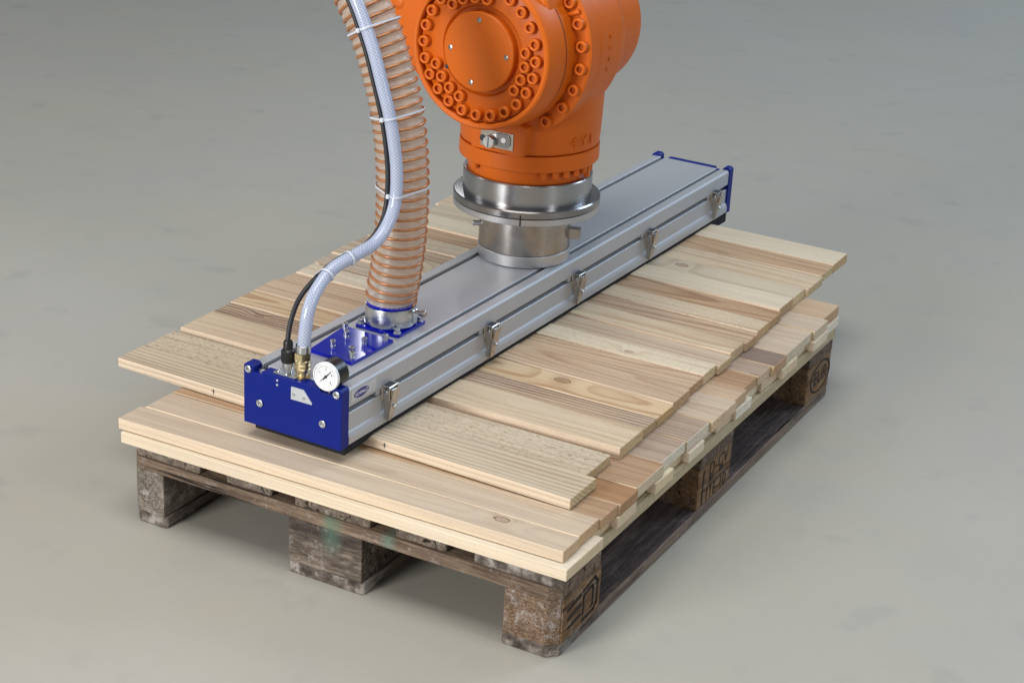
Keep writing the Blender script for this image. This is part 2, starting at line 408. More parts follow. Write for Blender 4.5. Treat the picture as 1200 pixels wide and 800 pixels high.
def text_mesh(body, size, extrude=0.0004, shear=0.0):
    cu = bpy.data.curves.new('lettering', 'FONT'); cu.body = body; cu.size = size; cu.extrude = extrude
    cu.align_x = 'CENTER'; cu.align_y = 'CENTER'; cu.shear = shear
    o = bpy.data.objects.new('lettering', cu); COL.objects.link(o)
    dg = bpy.context.evaluated_depsgraph_get()
    me = bpy.data.meshes.new_from_object(o.evaluated_get(dg)); me.name = 'lettering'
    bpy.data.objects.remove(o); bpy.data.curves.remove(cu)
    return me

# ------------------------------------------------------------------ floor
fl = MB().add([(-25, -12, 0), (25, -12, 0), (25, 38, 0), (-25, 38, 0)], [(0, 1, 2, 3)]).build('floor', 'floor')
tag(fl, None, kind='structure')

# ------------------------------------------------------------------ pallet
PAL = thing('pallet', 'weathered grey wooden pallet standing on the floor under the boards', 'pallet')
ow = [old_wood('pallet_timber_%d' % i, a, b, c, seed=i * 2.3, axis=ax, dirt=d, pl=[0.35, 0.18, 0.6, 0.4][i], sidec=lin(156, 138, 122) if i == 1 else None) for i, (a, b, c, ax, d) in enumerate([
    (lin(122, 104, 90), lin(84, 70, 62), lin(150, 132, 116), 0, 0.55),      # stringers (grain along x)
    (lin(98, 86, 84), lin(66, 57, 56), lin(128, 114, 108), 1, 0.6),       # bottom boards (grain along y)
    (lin(140, 126, 112), lin(98, 86, 76), lin(168, 154, 138), 1, 0.4),      # deck boards
    (lin(116, 92, 70), lin(78, 60, 48), lin(150, 122, 94), 1, 0.55)])]      # solid blocks
ow[1] = worn_end(ow[1])
stain_wood = old_wood('block_with_green_stain', lin(120, 106, 94), lin(80, 69, 62), lin(158, 145, 132), seed=4.1, axis=0, along=32, dirt=0.85, pl=0.7,
                      stain=[(0.012, 0.068, 0.026, lin(88, 112, 100))])
stringer_wood = old_wood('stringer_with_green_stain', lin(146, 124, 104), lin(104, 84, 70), lin(172, 150, 130), seed=1.1, axis=0, dirt=0.5, pl=0.5,
                         stain=[(0.40, 0.111, 0.024, lin(96, 132, 114)), (0.505, 0.111, 0.018, lin(112, 138, 124))])
clean_deck = worn_end(wood('new_deck_wood', lin(186, 168, 136), lin(152, 132, 100), py=0.02, pz=0.09, freq=120, contrast=0.4, seed=3.0))
chip_red = chip_block('chip_block_reddish', lin(130, 106, 86), lin(100, 78, 62), lin(154, 132, 110), 1.0)
chip_grey = chip_block('chip_block_grey', lin(128, 118, 106), lin(98, 88, 78), lin(158, 148, 136), 5.0)
burnt_side = old_wood('block_side_timber', lin(140, 108, 76), lin(96, 72, 54), lin(168, 136, 100), seed=6.3, axis=1, dirt=0.45)
MAT['dark_block'] = old_wood('dark_pallet_timber', lin(92, 74, 60), lin(60, 48, 40), lin(122, 100, 82), seed=9.0, axis=1, dirt=0.7)

def cham(x0, x1, y0, y1, c00=0, c10=0, c11=0, c01=0):
    p = []
    for (x, y, c, a, b) in ((x0, y0, c00, (0, 1), (1, 0)), (x1, y0, c10, (-1, 0), (0, 1)), (x1, y1, c11, (0, -1), (-1, 0)), (x0, y1, c01, (1, 0), (0, -1))):
        if c: p += [(x + a[0] * c, y + a[1] * c), (x + b[0] * c, y + b[1] * c)]
        else: p.append((x, y))
    return p
C = 0.016
YS = [(0.0, 0.145), (0.5275, 0.6725), (1.055, 1.2)]
XB = [[(0.0, 0.069), (0.319, 0.457), (0.711, 0.8)], [(0.0, 0.10), (0.3275, 0.4725), (0.70, 0.8)], [(0.0, 0.10), (0.3275, 0.4725), (0.70, 0.8)]]
random.seed(3)
for i, (x0, x1) in enumerate([(0.0, 0.072), (0.317, 0.460), (0.707, 0.8)]):
    poly = cham(x0, x1, 0.003, 1.197, C if i == 0 else 0.004, C if i == 2 else 0.004, C if i == 2 else 0.004, C if i == 0 else 0.004)
    MB().prism(poly, 0.0, 0.022).build('bottom_board', ow[1], PAL, bevel=0.004, bseg=3)
blocks = {}
for j, (y0, y1) in enumerate(YS):
    for i, (x0, x1) in enumerate(XB[j]):
        cx, cy = (x0 + x1) / 2, (y0 + y1) / 2
        poly = cham(x0 - cx, x1 - cx, y0 - cy, y1 - cy, C if (i, j) == (0, 0) else 0, C if (i, j) == (2, 0) else 0, C if (i, j) == (2, 2) else 0, C if (i, j) == (0, 2) else 0)
        m = ow[3]
        if (i, j) == (2, 0): m = chip_red
        elif (i, j) == (0, 0): m = chip_grey
        elif (i, j) == (1, 0): m = stain_wood
        elif i == 2: m = burnt_side
        b = MB().prism(poly, 0.0, 0.0776).build('block', m, PAL, bevel=0.002, loc=(cx + random.uniform(-.001, .001), cy, 0.0222))
        blocks[(i, j)] = b
# the near corner block is faced with a plain timber side that carries the branded mark
sf = MB().box(0.0, 0.0022, -0.055, 0.0715, 0.001, 0.0766).build('side_face', burnt_side, blocks[(2, 0)], loc=(0.0445, 0, 0))
for j, (y0, y1) in enumerate(YS):
    poly = cham(0, 0.8, y0, y1, C if j == 0 else 0, C if j == 0 else 0, C if j == 2 else 0, C if j == 2 else 0)
    MB().prism(poly, 0.1, 0.1215).build('stringer', stringer_wood if j == 0 else ow[0], PAL, bevel=0.002)
for i, (x0, x1) in enumerate([(0.002, 0.140), (0.192, 0.281), (0.327, 0.468), (0.514, 0.604), (0.654, 0.799)]):
    dz = [0, -.001, 0.0005, 0, 0][i]
    MB().prism(cham(x0, x1, 0.004 + 0.002 * (i % 2), 1.197, 0.012 if i == 0 else 0.002, 0.012 if i == 4 else 0.002, 0.002, 0.002), 0.1218, 0.1436 + dz).build('deck_board', clean_deck if i == 4 else ow[2], PAL, bevel=0.002)

def brand(parent, me, y, z, x):
    me.transform(Matrix(((0, 0, 1, 0), (1, 0, 0, 0), (0, 1, 0, 0), (0, 0, 0, 1))))   # text x -> y, text y -> z, normal -> +x
    return put('burnt_mark', me, 'char', parent, (x, y, z))
# near corner: bars and a rounded frame
mk = MB()
def stroke(mb, pts, wd, x=0.0):
    for (a, b) in zip(pts, pts[1:]):
        a = Vector(a); b = Vector(b); d = (b - a).normalized(); n = Vector((-d.y, d.x)) * wd / 2; a2 = a - d * wd * .3; b2 = b + d * wd * .3
        q = [a2 - n, b2 - n, b2 + n, a2 + n]
        mb.prism([(p.x, p.y) for p in q], x, x + 0.0005, 'x')
stroke(mk, [(0.012, 0.060), (0.050, 0.066), (0.060, 0.056), (0.060, 0.018), (0.050, 0.010), (0.012, 0.008)], 0.006)
stroke(mk, [(0.014, 0.018), (0.014, 0.050), (0.042, 0.055), (0.046, 0.048), (0.046, 0.022), (0.040, 0.019)], 0.005, 0.0001)
for k in range(3):
    stroke(mk, [(-0.040 + 0.003 * k, 0.050 - 0.016 * k), (0.004, 0.056 - 0.017 * k)], 0.006, 0.0002)
mk.build('burnt_mark', 'char', blocks[(2, 0)], loc=(0.0467, 0, 0))
# middle: stamped block codes
xm = 0.0501
for (txt, s, y, z) in (('D-CV', 0.036, 0.014, 0.060), ('116-10', 0.034, 0.008, 0.014)):
    brand(blocks[(2, 1)], text_mesh(txt, s), y, z, xm)
mk = MB(); stroke(mk, [(-0.055, 0.028), (0.066, 0.031)], 0.0025)
stroke(mk, [(-0.022, 0.042), (-0.012, 0.042)], 0.009, 0.0001); stroke(mk, [(0.022, 0.044), (0.034, 0.044)], 0.009, 0.0001)
stroke(mk, [(-0.052, 0.004), (-0.052, 0.07)], 0.004, 0.0002)
mk.build('burnt_mark', 'char', blocks[(2, 1)], loc=(xm, 0, 0))
# far: letters in an oval
brand(blocks[(2, 2)], text_mesh('EUR', 0.042), 0.002, 0.040, 0.0501)
ov = MB(); N = 40
for k in range(N):
    a0, a1 = 2 * PI * k / N, 2 * PI * (k + 1) / N
    pt = lambda a, s: (0.002 + 0.056 * s * math.cos(a), 0.040 + 0.033 * s * math.sin(a))
    ov.prism([pt(a0, 1), pt(a1, 1), pt(a1, 0.88), pt(a0, 0.88)], 0, 0.0005, 'x')
ov.build('burnt_mark', 'char', blocks[(2, 2)], loc=(0.0501, 0, 0))

# ------------------------------------------------------------------ boards
TONE = {
    'cream':  (lin(216, 194, 165), lin(180, 150, 118)), 'pale':   (lin(224, 207, 182), lin(196, 172, 142)),
    'greyc':  (lin(208, 190, 165), lin(168, 145, 118)), 'tan':    (lin(204, 175, 145), lin(162, 127, 98)),
    'brown':  (lin(194, 160, 126), lin(152, 114, 82)),  'stripe': (lin(202, 174, 146), lin(108, 78, 60)),
    'yellow': (lin(214, 186, 150), lin(178, 140, 102)), 'pinkg':  (lin(206, 184, 160), lin(166, 139, 114)),
    'brown2': (lin(180, 143, 108), lin(136, 98, 68)), 'orange': (lin(174, 132, 94), lin(128, 88, 56)),   'greyb':  (lin(178, 154, 134), lin(132, 106, 88)),
    'dark':   (lin(142, 120, 106), lin(100, 80, 70)),   'white':  (lin(230, 213, 188), lin(208, 186, 157))}
EDGE = lin(233, 209, 183)
ORD = ['front', 'second', 'third', 'fourth', 'fifth', 'sixth', 'seventh', 'eighth', 'ninth', 'tenth', 'eleventh', 'twelfth', 'thirteenth', 'fourteenth', 'fifteenth', 'sixteenth', 'seventeenth', 'last']
def board(name, xl, xr, yl0, yl1, yr0, yr1, z0, z1, mat, label, group, tilt=0.0):
    cx, cy = (xl + xr) / 2, (yl0 + yl1 + yr0 + yr1) / 4
    yaw = math.atan2((yr0 + yr1 - yl0 - yl1) / 2, xr - xl)
    c, s = math.cos(-yaw), math.sin(-yaw)
    pts = [(xl, yl0), (xr, yr0), (xr, yr1), (xl, yl1)]
    loc = [((x - cx) * c - (y - cy) * s, (x - cx) * s + (y - cy) * c) for x, y in pts]
    h = z1 - z0
    o = MB().prism(loc, 0, h).build(name, mat, bevel=0.0009, bseg=1)
    o.location = (cx, cy, z0); o.rotation_euler = (tilt, 0, yaw)
    return tag(o, label, 'board', group)

# lowest layer
rnd = random.Random(11)
L1 = [(-0.012, .115), (.117, .180), (.182, .250), (.252, .320), (.322, .392), (.394, .455), (.457, .52), (.522, .59), (.592, .66), (.662, .735), (.737, .80), (.802, .88), (.882, .96), (.962, 1.04), (1.042, 1.12), (1.122, 1.205)]
T1 = ['white', 'white', 'white', 'orange', 'white', 'tan', 'white', 'cream', 'cream', 'pale', 'tan', 'stripe', 'pale', 'cream', 'white', 'tan']
X1 = [.8145, .793, .806, .788, .806, .791, .805, .790, .797, .804, .789, .796, .806, .792, .808, .800]
for i, (y0, y1) in enumerate(L1):
    a, b = TONE[T1[i]]
    f = lambda c: tuple(min(1, x * rnd.uniform(.94, 1.06)) for x in c[:3]) + (1,)
    m = wood('lower_board_wood_%d' % i, f(a), f(b), py=rnd.uniform(-.04, .04), pz=rnd.choice([-.05, .07, .1]), freq=rnd.uniform(130, 190), contrast=0.35, seed=i * 1.9 + .3, side=lin(236, 213, 186), end=rnd.choice([lin(236, 224, 204), lin(228, 210, 182), lin(222, 196, 160)]))
    lab = ('pale sawn front board of the bottom layer, lying on the pallet deck' if i == 0 else
           '%s board of the bottom layer, %s from the front, seen by its end' % ({'white': 'whitish', 'orange': 'reddish', 'tan': 'tan', 'cream': 'cream', 'pale': 'pale', 'stripe': 'striped'}[T1[i]], ORD[i] if i < 15 else 'sixteenth'))
    board('lower_board', -0.010 + rnd.uniform(-.003, .003), X1[i], y0, y1, y0 + (.006 if i == 0 else 0), y1, 0.1442, 0.1638 + rnd.uniform(-.0006, .0006), m, lab, 'boards of the bottom layer')

# middle layer
L2 = [(-.006, .0525, .008, .0600, .8005), (.0530, .122, .0605, .128, .799), (.128, .186, .129, .188, .802), (.189, .252, .189, .252, .806), (.253, .356, .253, .356, .803), (.357, .455, .357, .455, .797), (.456, .548, .456, .548, .800),
      (.55, .655, .55, .655, .805), (.657, .715, .657, .715, .800), (.716, .78, .716, .78, .793), (.781, .838, .781, .838, .796), (.84, .905, .84, .905, .803), (.907, 1.045, .907, 1.045, .800), (1.047, 1.12, 1.047, 1.12, .805), (1.122, 1.21, 1.122, 1.21, .796)]
T2 = ['pinkg', 'pinkg', 'brown2', 'orange', 'brown2', 'greyb', 'greyb', 'pinkg', 'tan', 'brown2', 'greyb', 'dark', 'pinkg', 'pinkg', 'tan']
D2 = ['greyish planed', 'greyish pink planed', 'narrow brown', 'orange brown', 'wide reddish brown', 'grey brown striped', 'grey brown', 'pinkish brown', 'tan', 'narrow brown', 'grey tan', 'dark grey', 'wide pinkish grey', 'grey pink', 'light orange tan']
assert len(L2) == len(T2) == len(D2) == 15
for i, (l0, l1, r0, r1, xr) in enumerate(L2):
    a, b = TONE[T2[i]]
    kn = [(0.285, 0.012, 0.009)] if i == 0 else []
    m = wood('middle_board_wood_%d' % i, a, b, py=rnd.uniform(-.03, .03), pz=rnd.choice([-.04, .06]), freq=rnd.uniform(110, 190), contrast=0.45 if i > 1 else 0.3, knots=kn, seed=i * 2.7 + .9, grey=0.5, twist=0.03, side=lin(233, 208, 180) if i in (0, 1, 3) else lin(216, 186, 150), end=[lin(208, 172, 130), lin(206, 164, 120), lin(196, 150, 106), lin(176, 130, 88), lin(220, 196, 164), lin(228, 214, 192), lin(226, 210, 186), lin(218, 186, 148), lin(206, 170, 132), lin(198, 156, 116), lin(212, 184, 150), lin(190, 148, 108), lin(216, 196, 170), lin(214, 192, 164), lin(196, 158, 120)][i])
    lab = ('pale greyish planed board with a knot, front of the middle layer' if i == 0 else
           '%s board of the middle layer, %s from the front' % (D2[i], ORD[i]))
    board('middle_board', -0.013 + rnd.uniform(-.005, .005), xr, l0, l1, r0, r1, 0.1648, 0.1843 + rnd.uniform(-.0008, .0006), m, lab, 'boards of the middle layer')

# top layer, carried by the gripper
YL = [.151, .218, .319, .415, .478, .551, .622, .677, .754, .814, .896, .945, 1.006, 1.07, 1.14, 1.216, 1.291, 1.374, 1.461]
YR = [.125, .215, .324, .415, .471, .538, .611, .681, .740, .801, .869, .931, .995, 1.063, 1.139, 1.208, 1.297, 1.372, 1.459]
XL = [-.150, -.150, -.146, -.150, -.153, -.152, -.148, -.143, -.152, -.152, -.152, -.15, -.148, -.15, -.135, -.147, -.143, -.146]
XR = [.7495, .731, .737, .735, .736, .7345, .7295, .729, .7345, .730, .734, .7305, .7285, .724, .7225, .7285, .7225, .7235]
TH = [.0182, .0166, .0208, .0174, .0180, .0203, .0176, .0202, .0172, .0204, .0178, .0196, .0168, .0210, .0196, .0178, .0186, .0204]
T3 = [('greyc', .75, 150, 0), ('greyc', .35, 120, .8), ('cream', .4, 110, .15), ('stripe', 1.0, 150, 0), ('yellow', .8, 110, 0), ('tan', .5, 110, .1), ('tan', .6, 130, .1), ('pale', .4, 120, .45), ('pinkg', .5, 140, .1),
      ('cream', .5, 130, .2), ('tan', .7, 100, .2), ('cream', .4, 110, .5), ('brown', 1.0, 110, 0), ('pale', .35, 110, .1), ('greyc', .4, 100, .2), ('cream', .4, 120, .25), ('brown', .5, 100, .1), ('pale', .35, 110, .1)]
D3 = ['greenish cream straight-grained', 'rough speckled grey cream', 'smooth cream', 'dark striped brown', 'yellowish knotty', 'tan', 'warm tan', 'rough pale', 'greyish pink', 'cream yellow', 'orange tan', 'cream rough-sawn', 'arched-grain brown', 'pale thick', 'grey cream', 'yellowish cream', 'narrow orange brown', 'palest cream']
KN = {3: [(-.36, .006, .007)], 4: [(-.16, .004, .009), (.24, .012, .011)], 7: [(.28, -.01, .006)], 9: [(-.28, .0, .010)], 14: [(.17, .006, .010)], 10: [(-.30, -.01, .006)], 15: [(.0, .02, .008)]}
for i in range(18):
    tn, ct, fq, rs = T3[i]; a, b = TONE[tn]
    g0 = 0.009 if i == 2 else 0.0
    pzs = {0: 0.16, 3: 0.12, 12: -0.012, 4: -0.02}.get(i, rnd.choice([-.045, -.06, .07]))
    pys = {12: 0.004, 4: 0.01, 0: .10, 3: -.09}.get(i, rnd.uniform(-.05, .05))
    m = wood('top_board_wood_%d' % i, a, b, py=pys, pz=pzs, freq=fq, contrast=min(1.0, ct * 1.35), knots=KN.get(i, ()), rough_sawn=rs, seed=i * 3.3 + 1.7, grey=0.3, twist=0.030 if i not in (0, 3) else 0.012, slope={12: .05, 4: .04, 10: .03, 3: .012, 0: .004}.get(i, rnd.uniform(-.025, .025)), side=EDGE, end=[lin(218, 194, 150), lin(206, 176, 132), lin(214, 184, 138), lin(198, 160, 112), lin(206, 168, 116), lin(190, 152, 110), lin(182, 144, 104)][i % 7])
    gap = lambda: rnd.uniform(.0005, .0019)
    gl = .009 if i in (1,) else (.016 if i in (7,) else gap())
    place = 'front' if i == 0 else ('last at the far end' if i == 17 else ORD[i] + ' from the front')
    lab = '%s board of the top layer, %s' % (D3[i], place)
    ob = board('top_board', XL[i], XR[i], YL[i] + gap(), YL[i + 1] - gl, YR[i] + gap(), YR[i + 1] - (.02 if i == 1 else gap()), 0.1855, 0.1853 + TH[i], m, lab, 'boards of the top layer', tilt=rnd.uniform(-.004, .004))

    if i == 0:   # small pencil crosses on the sawn front edge
        iv_ = (Matrix.Translation(ob.location) @ ob.rotation_euler.to_matrix().to_4x4()).inverted()
        for x in (.061, .409):
            yf = YL[0] + (YR[0] - YL[0]) * (x - XL[0]) / (XR[0] - XL[0]); p = iv_ @ Vector((x, yf, .1965))
            MB().box(-.0006, .0006, 0, .0012, -.005, .004).box(-.0032, .0030, .0001, .0012, -.0006, .0006).build('pencil_mark', 'ink', ob, loc=(p.x, p.y + .0006, p.z))

# ------------------------------------------------------------------ vacuum gripper
GY = -math.atan(0.0225)
GR = thing('vacuum_gripper', 'long aluminium vacuum bar gripper with blue end plates lying across the top boards', 'gripper', (0.190, 0.0575, 0.211), GY)
half = [(.186, 0.0), (.1915, .003), (.1915, .015), (.189, .021), (.184, .0255), (.184, .055), (.177, .0555), (.177, .0645), (.184, .065), (.184, .066), (.1885, .069), (.1885, .094), (.1855, .098), (.1675, .098), (.1675, .087), (.158, .087), (.158, .0975)]
half[4:12] = [(.1865, .0245), (.1865, .0548), (.168, .0552), (.168, .0650), (.1870, .0654), (.1885, .0664), (.1885, .094)]
prof = half + [(.19 - u, w) for (u, w) in reversed(half)]
body = MB().prism(prof, .0212, 1.4788, 'y').build('profile_body', 'alu', GR, bevel=0.0008, bseg=1)
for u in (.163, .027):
    MB().box((u - .0046) if u > .1 else (u - .0044), (u + .0044) if u > .1 else (u + .0046), .0213, 1.4787, .0872, .0925).build('slot_shade_strip', 'alu_dark', GR)  # dark strip standing in for the shade down in the slot
end_poly = [(0, -.001), (.19, -.001), (.19, .099), (.186, .103), (.176, .103), (.172, .099), (.172, .091), (.150, .091), (.148, .0962), (.037, .0962), (.034, .090), (.020, .090), (.020, .099), (.016, .103), (.004, .103), (0, .099)]
ep = MB().prism(end_poly, 0.0, .021, 'y').build('end_plate', 'blue', GR, bevel=0.0009)
tag(ep, 'blue front end plate with screws and gauge')
MB().prism(end_poly, 1.479, 1.5, 'y').build('end_plate', 'blue', GR, bevel=0.0009)
# foam: pressed flat on the boards, hanging thicker where it sticks out past them
fp = [(.012, -.0006), (1.486, -.0006), (1.486, -.021), (1.425, -.021), (1.412, -.014), (1.405, -.0056), (.095, -.0056), (.088, -.0070), (.075, -.0105), (.055, -.0125), (.012, -.0130)]
MB().prism(fp, .014, .1885, 'x').build('foam_mat', 'foam', GR)

def screw_head(name, parent, loc, r, h, axis, mat='zinc', socket=0.55, depth=0.6):
    # domed cap head with hexagon-like socket, standing along axis sign
    s = 1 if h > 0 else -1; a = abs(h)
    pr = [(0, s * (a - a * depth)), (r * socket, s * (a - a * depth)), (r * socket, s * a * .97), (r * socket * 1.08, s * a), (r * .88, s * a), (r, s * a * .88), (r, 0)]
    return MB().lathe(pr, (0, 0, 0), axis, 20).build(name, mat, parent, smooth=35, loc=loc)
for (u, wv) in ((.0326, .040), (.1553, .0375)):
    sc = screw_head('screw', ep, (u, -.0002, wv), .0062, -.0028, 'y'); 
for (u, wv) in ((.0105, .0945), (.1815, .0945)):
    screw_head('screw', ep, (u, -.0002, wv), .0062, -.004, 'y')
for (u, wv) in ((.0663, .0885), (.0663, .0805)):
    MB().lathe([(0, -.0012), (.0017, -.001), (.0019, 0)], (0, 0, 0), 'y', 12).build('status_dot', 'sticker', ep, loc=(u, -.0001, wv))
np_ = MB().prism([(.0940, .0640), (.0940, .0845), (.0955, .0858), (.1185, .0858), (.1345, .0668), (.1340, .0645)], -.0015, -.0001, 'y').build('name_plate', 'sticker', ep)
for (u, wv) in ((.100, .074), (.1195, .0725)):
    MB().lathe([(0, -.0022), (.0022, -.002), (.0026, 0)], (0, 0, 0), 'y', 14).build('rivet', 'zinc', np_, smooth=40, loc=(u, -.0015, wv))
for (u) in (.028, .161):
    screw_head('screw', ep, (u, .011, .0902 if u < .1 else .0912), .0055, .003, 'z')
# silver sticker with oval emblem on the side
st = MB().box(.1886, .1889, .028, .098, .0715, .0915).build('sticker', 'sticker', GR)
N = 36
MB().prism([(.056 + .0205 * math.cos(2 * PI * k / N), .0815 + .0075 * math.sin(2 * PI * k / N)) for k in range(N)], .1890, .1892, 'x').build('emblem', 'logo', st)
tm = text_mesh('SCHMALZ', .0078, .0001); tm.transform(Matrix(((0, 0, 1, 0), (1, 0, 0, 0), (0, 1, 0, 0), (0, 0, 0, 1))))
put('emblem_lettering', tm, 'white_dial', st, (.1894, .056, .0812))

# toggle clamps along the side
def make_clamp():
    rt_ = None
    b = MB(); b.box(0, .003, -.013, .013, .043, .069); b.box(.003, .017, -.013, -.0105, .047, .071); b.box(.003, .017, .0105, .013, .047, .071); b.box(.003, .0165, -.0104, .0104, .067, .0705)
    br = b.build('clamp', 'chrome', GR, bevel=0.0006, bseg=1)
    lv = MB().add([(.0165, -.0098, .0655), (.0165, .0098, .0655), (.0235, .0098, .0655), (.0235, -.0098, .0655), (.0085, -.0062, .0085), (.0085, .0062, .0085), (.0125, .0062, .0085), (.0125, -.0062, .0085)],
                  [(0, 1, 2, 3), (4, 7, 6, 5), (0, 4, 5, 1), (1, 5, 6, 2), (2, 6, 7, 3), (3, 7, 4, 0)]).build('lever', 'chrome', br, bevel=0.0008)
    cheek = MB().prism([(.0035, .050), (.0165, .0655), (.0165, .058), (.0088, .0100), (.0045, .030)], -.0098, -.0083, 'y').build('lever_cheek', 'chrome', br)
    pv = MB().lathe([(0, -.0150), (.0030, -.0147), (.0036, -.0132), (.0036, .0145), (0, .0148)], (0, 0, 0), 'y', 16).build('pivot', 'zinc', br, smooth=35, loc=(.0115, 0, .0600))
    sw = MB().lathe([(0, .0072), (.0026, .0068), (.0036, .005), (.0036, 0), (0, 0)], (0, 0, 0), 'x', 14).build('screw', 'zinc', br, smooth=35, loc=(.0155, .002, .034))
    nt = MB().lathe([(0, .004), (.005, .004), (.005, 0), (0, 0)], (0, 0, 0), 'x', 6).build('nut', 'zinc', br, loc=(.0135, .0075, .037))
    hl = MB().box(.0034, .0158, -.0100, .0100, .0706, .0709).build('hollow_shade', 'ink', br)  # flat dark sheet painted as the shade of an open clamp top
    hk = MB().box(-.0102, -.0006, -.026, -.0132, .0562, .0640).build('groove_reflection', 'sticker', br)  # added pale block imitating a reflection in the groove, no clamp part
    return br
clamp0 = make_clamp()
for k, v in enumerate((.128, .450, .773, 1.084, 1.405)):
    if k == 0: c = clamp0
    else:
        c = clamp0.copy(); COL.objects.link(c)
        for ch in clamp0.children:
            d = ch.copy(); COL.objects.link(d); d.parent = c
    c.location = (.1862, v, 0)

# pressure gauge on the front plate
gz = .1205; gu = .1610
ga = MB().lathe([(0, .032), (.020, .032), (.0228, .029), (.0232, .010), (.0232, 0.0), (0, 0)], (0, 0, 0), 'y', 48).build('gauge', 'black', GR, smooth=35, loc=(gu, -.001, gz))
MB().lathe([(.0214, -.001), (.0214, -.0030), (.0226, -.0032), (.0234, -.0025), (.0236, .003), (.0232, .003)], (0, 0, 0), 'y', 48).build('bezel', 'white_dial', ga, smooth=35)
MB().lathe([(0, -.0012), (.0213, -.0012), (.0213, -.0002), (0, -.0002)], (0, 0, 0), 'y', 48).build('dial', 'white_dial', ga)
nd = MB(); a = R(47); d = Vector((math.cos(a), math.sin(a))); n = Vector((-d.y, d.x))
q = [d * .0155 + n * .0004, d * .0155 - n * .0004, -d * .008 - n * .0013, -d * .008 + n * .0013]
nd.prism([(p.x, p.y) for p in q], -.0026, -.0020, 'y'); nd.lathe([(0, -.003), (.0024, -.003), (.0024, -.0018)], (0, 0, 0), 'y', 16); nd.build('needle', 'ink', ga)
tk = MB()
for k in range(25):
    a = R(-45 + 270 * k / 24); d = Vector((math.cos(a), math.sin(a))); n = Vector((-d.y, d.x)) * .00022; L = .0150 if k % 6 == 0 else .0166
    q = [d * L - n, d * .018 - n, d * .018 + n, d * L + n]; tk.prism([(p.x, p.y) for p in q], -.0017, -.0013, 'y')
tk.build('scale_marks', 'ink', ga)
for k, tx in enumerate(('0', '2', '4', '6', '8')):
    a = R(225 - 270 * k / 4); tm = text_mesh(tx, .0050, .0001); tm.transform(Matrix(((1, 0, 0, 0), (0, 0, -1, 0), (0, 1, 0, 0), (0, 0, 0, 1))))
    put('numeral', tm, 'ink', ga, (.0122 * math.cos(a), -.0016, .0122 * math.sin(a)))
MB().lathe([(.0065, -.034), (.0065, -.024), (.0085, -.024), (.0085, -.0215), (0, -.0215)], (0, 0, 0), 'z', 6).build('stem', 'brass', ga, loc=(0, .014, 0))

# blue mounting plate with tall screws
mp = MB().prism([(.053, .104), (.140, .100), (.1405, .219), (.043, .222), (.041, .215)], .0978, .1035).build('mounting_plate', 'blue_plate', GR, bevel=0.0009)
for (u, v) in ((.078, .1345), (.073, .1807), (.0505, .2090), (.113, .1746), (.1175, .1310), (.1310, .1130), (.1325, .2070)):
    MB().lathe([(0, .0070), (.0026, .0070), (.0026, .0115), (.0034, .0120), (.0044, .0120), (.0050, .0112), (.0050, .0050), (.0030, .0048), (.0030, .0025), (.0044, .0025), (.0044, 0), (0, 0)], (0, 0, 0), 'z', 18).build('screw', 'zinc', mp, smooth=35, loc=(u, v, .1036))
# hose port: plate, collar and band clamp
hc = (.0925, .2825)
hp = MB().prism(cham(.048, .137, .239, .326, .004, .004, .004, .004), .0978, .1028).build('hose_plate', 'blue_plate', GR, bevel=0.0009)
for (u, v) in ((.0560, .2480), (.1290, .2475), (.1295, .3175), (.056, .3175)):
    MB().lathe([(0, .0045), (.0026, .0045), (.0026, .0088), (.0034, .0092), (.0044, .0092), (.0050, .0085), (.0050, .0022), (.0066, .002), (.0066, 0), (0, 0)], (0, 0, 0), 'z', 18).build('screw', 'zinc', hp, smooth=35, loc=(u, v, .1029))
MB().lathe([(.0365, .1030), (.0404, .1030), (.0404, .1385), (.0418, .1390), (.0418, .1450), (.0365, .1450), (.0365, .1030)], (hc[0], hc[1], 0), 'z', 56).build('collar', 'blue_plate', hp, smooth=35)
bd = MB().lathe([(.0406, .1062), (.0428, .1062), (.0432, .1075), (.0432, .1365), (.0428, .1378), (.0406, .1378), (.0406, .1062)], (hc[0], hc[1], 0), 'z', 64).build('hose_clamp', 'zinc', GR, smooth=35)
MB().box(hc[0] + .0415, hc[0] + .0455, hc[1] + .001, hc[1] + .013, .110, .134).build('clamp_lug', 'zinc', bd, bevel=.0006, bseg=1)
MB().lathe([(0, .0), (.0032, 0), (.0032, .014), (.0060, .0145), (.0062, .021), (.0046, .0225), (0, .0225)], (0, 0, 0), 'x', 16).build('clamp_screw', 'steel_worn', bd, smooth=35, loc=(hc[0] + .0435, hc[1] + .006, .131))
# socket plate, cable plug and air coupling on the front end
sp_ = MB().prism([(.055, .004), (.097, .004), (.097, .030), (.060, .030), (.055, .024)], .0964, .0992).build('socket_plate', 'zinc', GR, bevel=.0005, bseg=1)
screw_head('screw', sp_, (.061, .012, .0993), .0035, .0015, 'z')
MB().lathe([(0, .0993), (.0068, .0993), (.0068, .104), (.0082, .108), (.0092, .113), (.0094, .118), (0, .118)], (.077, .0135, 0), 'z', 24).build('plug_nut', 'zinc', sp_, smooth=30)
br_ = MB().lathe([(0, .0965), (.0125, .0965), (.0128, .0995), (.0090, .1005), (.0085, .1045), (.0115, .1065), (.0128, .1085), (.0132, .114), (.0126, .1145), (.0126, .1155), (.0132, .116), (.0132, .121), (.0126, .1215), (.0126, .1225), (.0132, .123), (.0132, .127), (.0122, .1285), (0, .1285)], (.1022, .018, 0), 'z', 32).build('air_coupling', 'brass', GR, smooth=30)
MB().lathe([(0, .1286), (.0138, .1286), (.0138, .1395), (.0125, .1405), (0, .1405)], (.1022, .018, 0), 'z', 6).build('hexagon_nut', 'brass', br_)

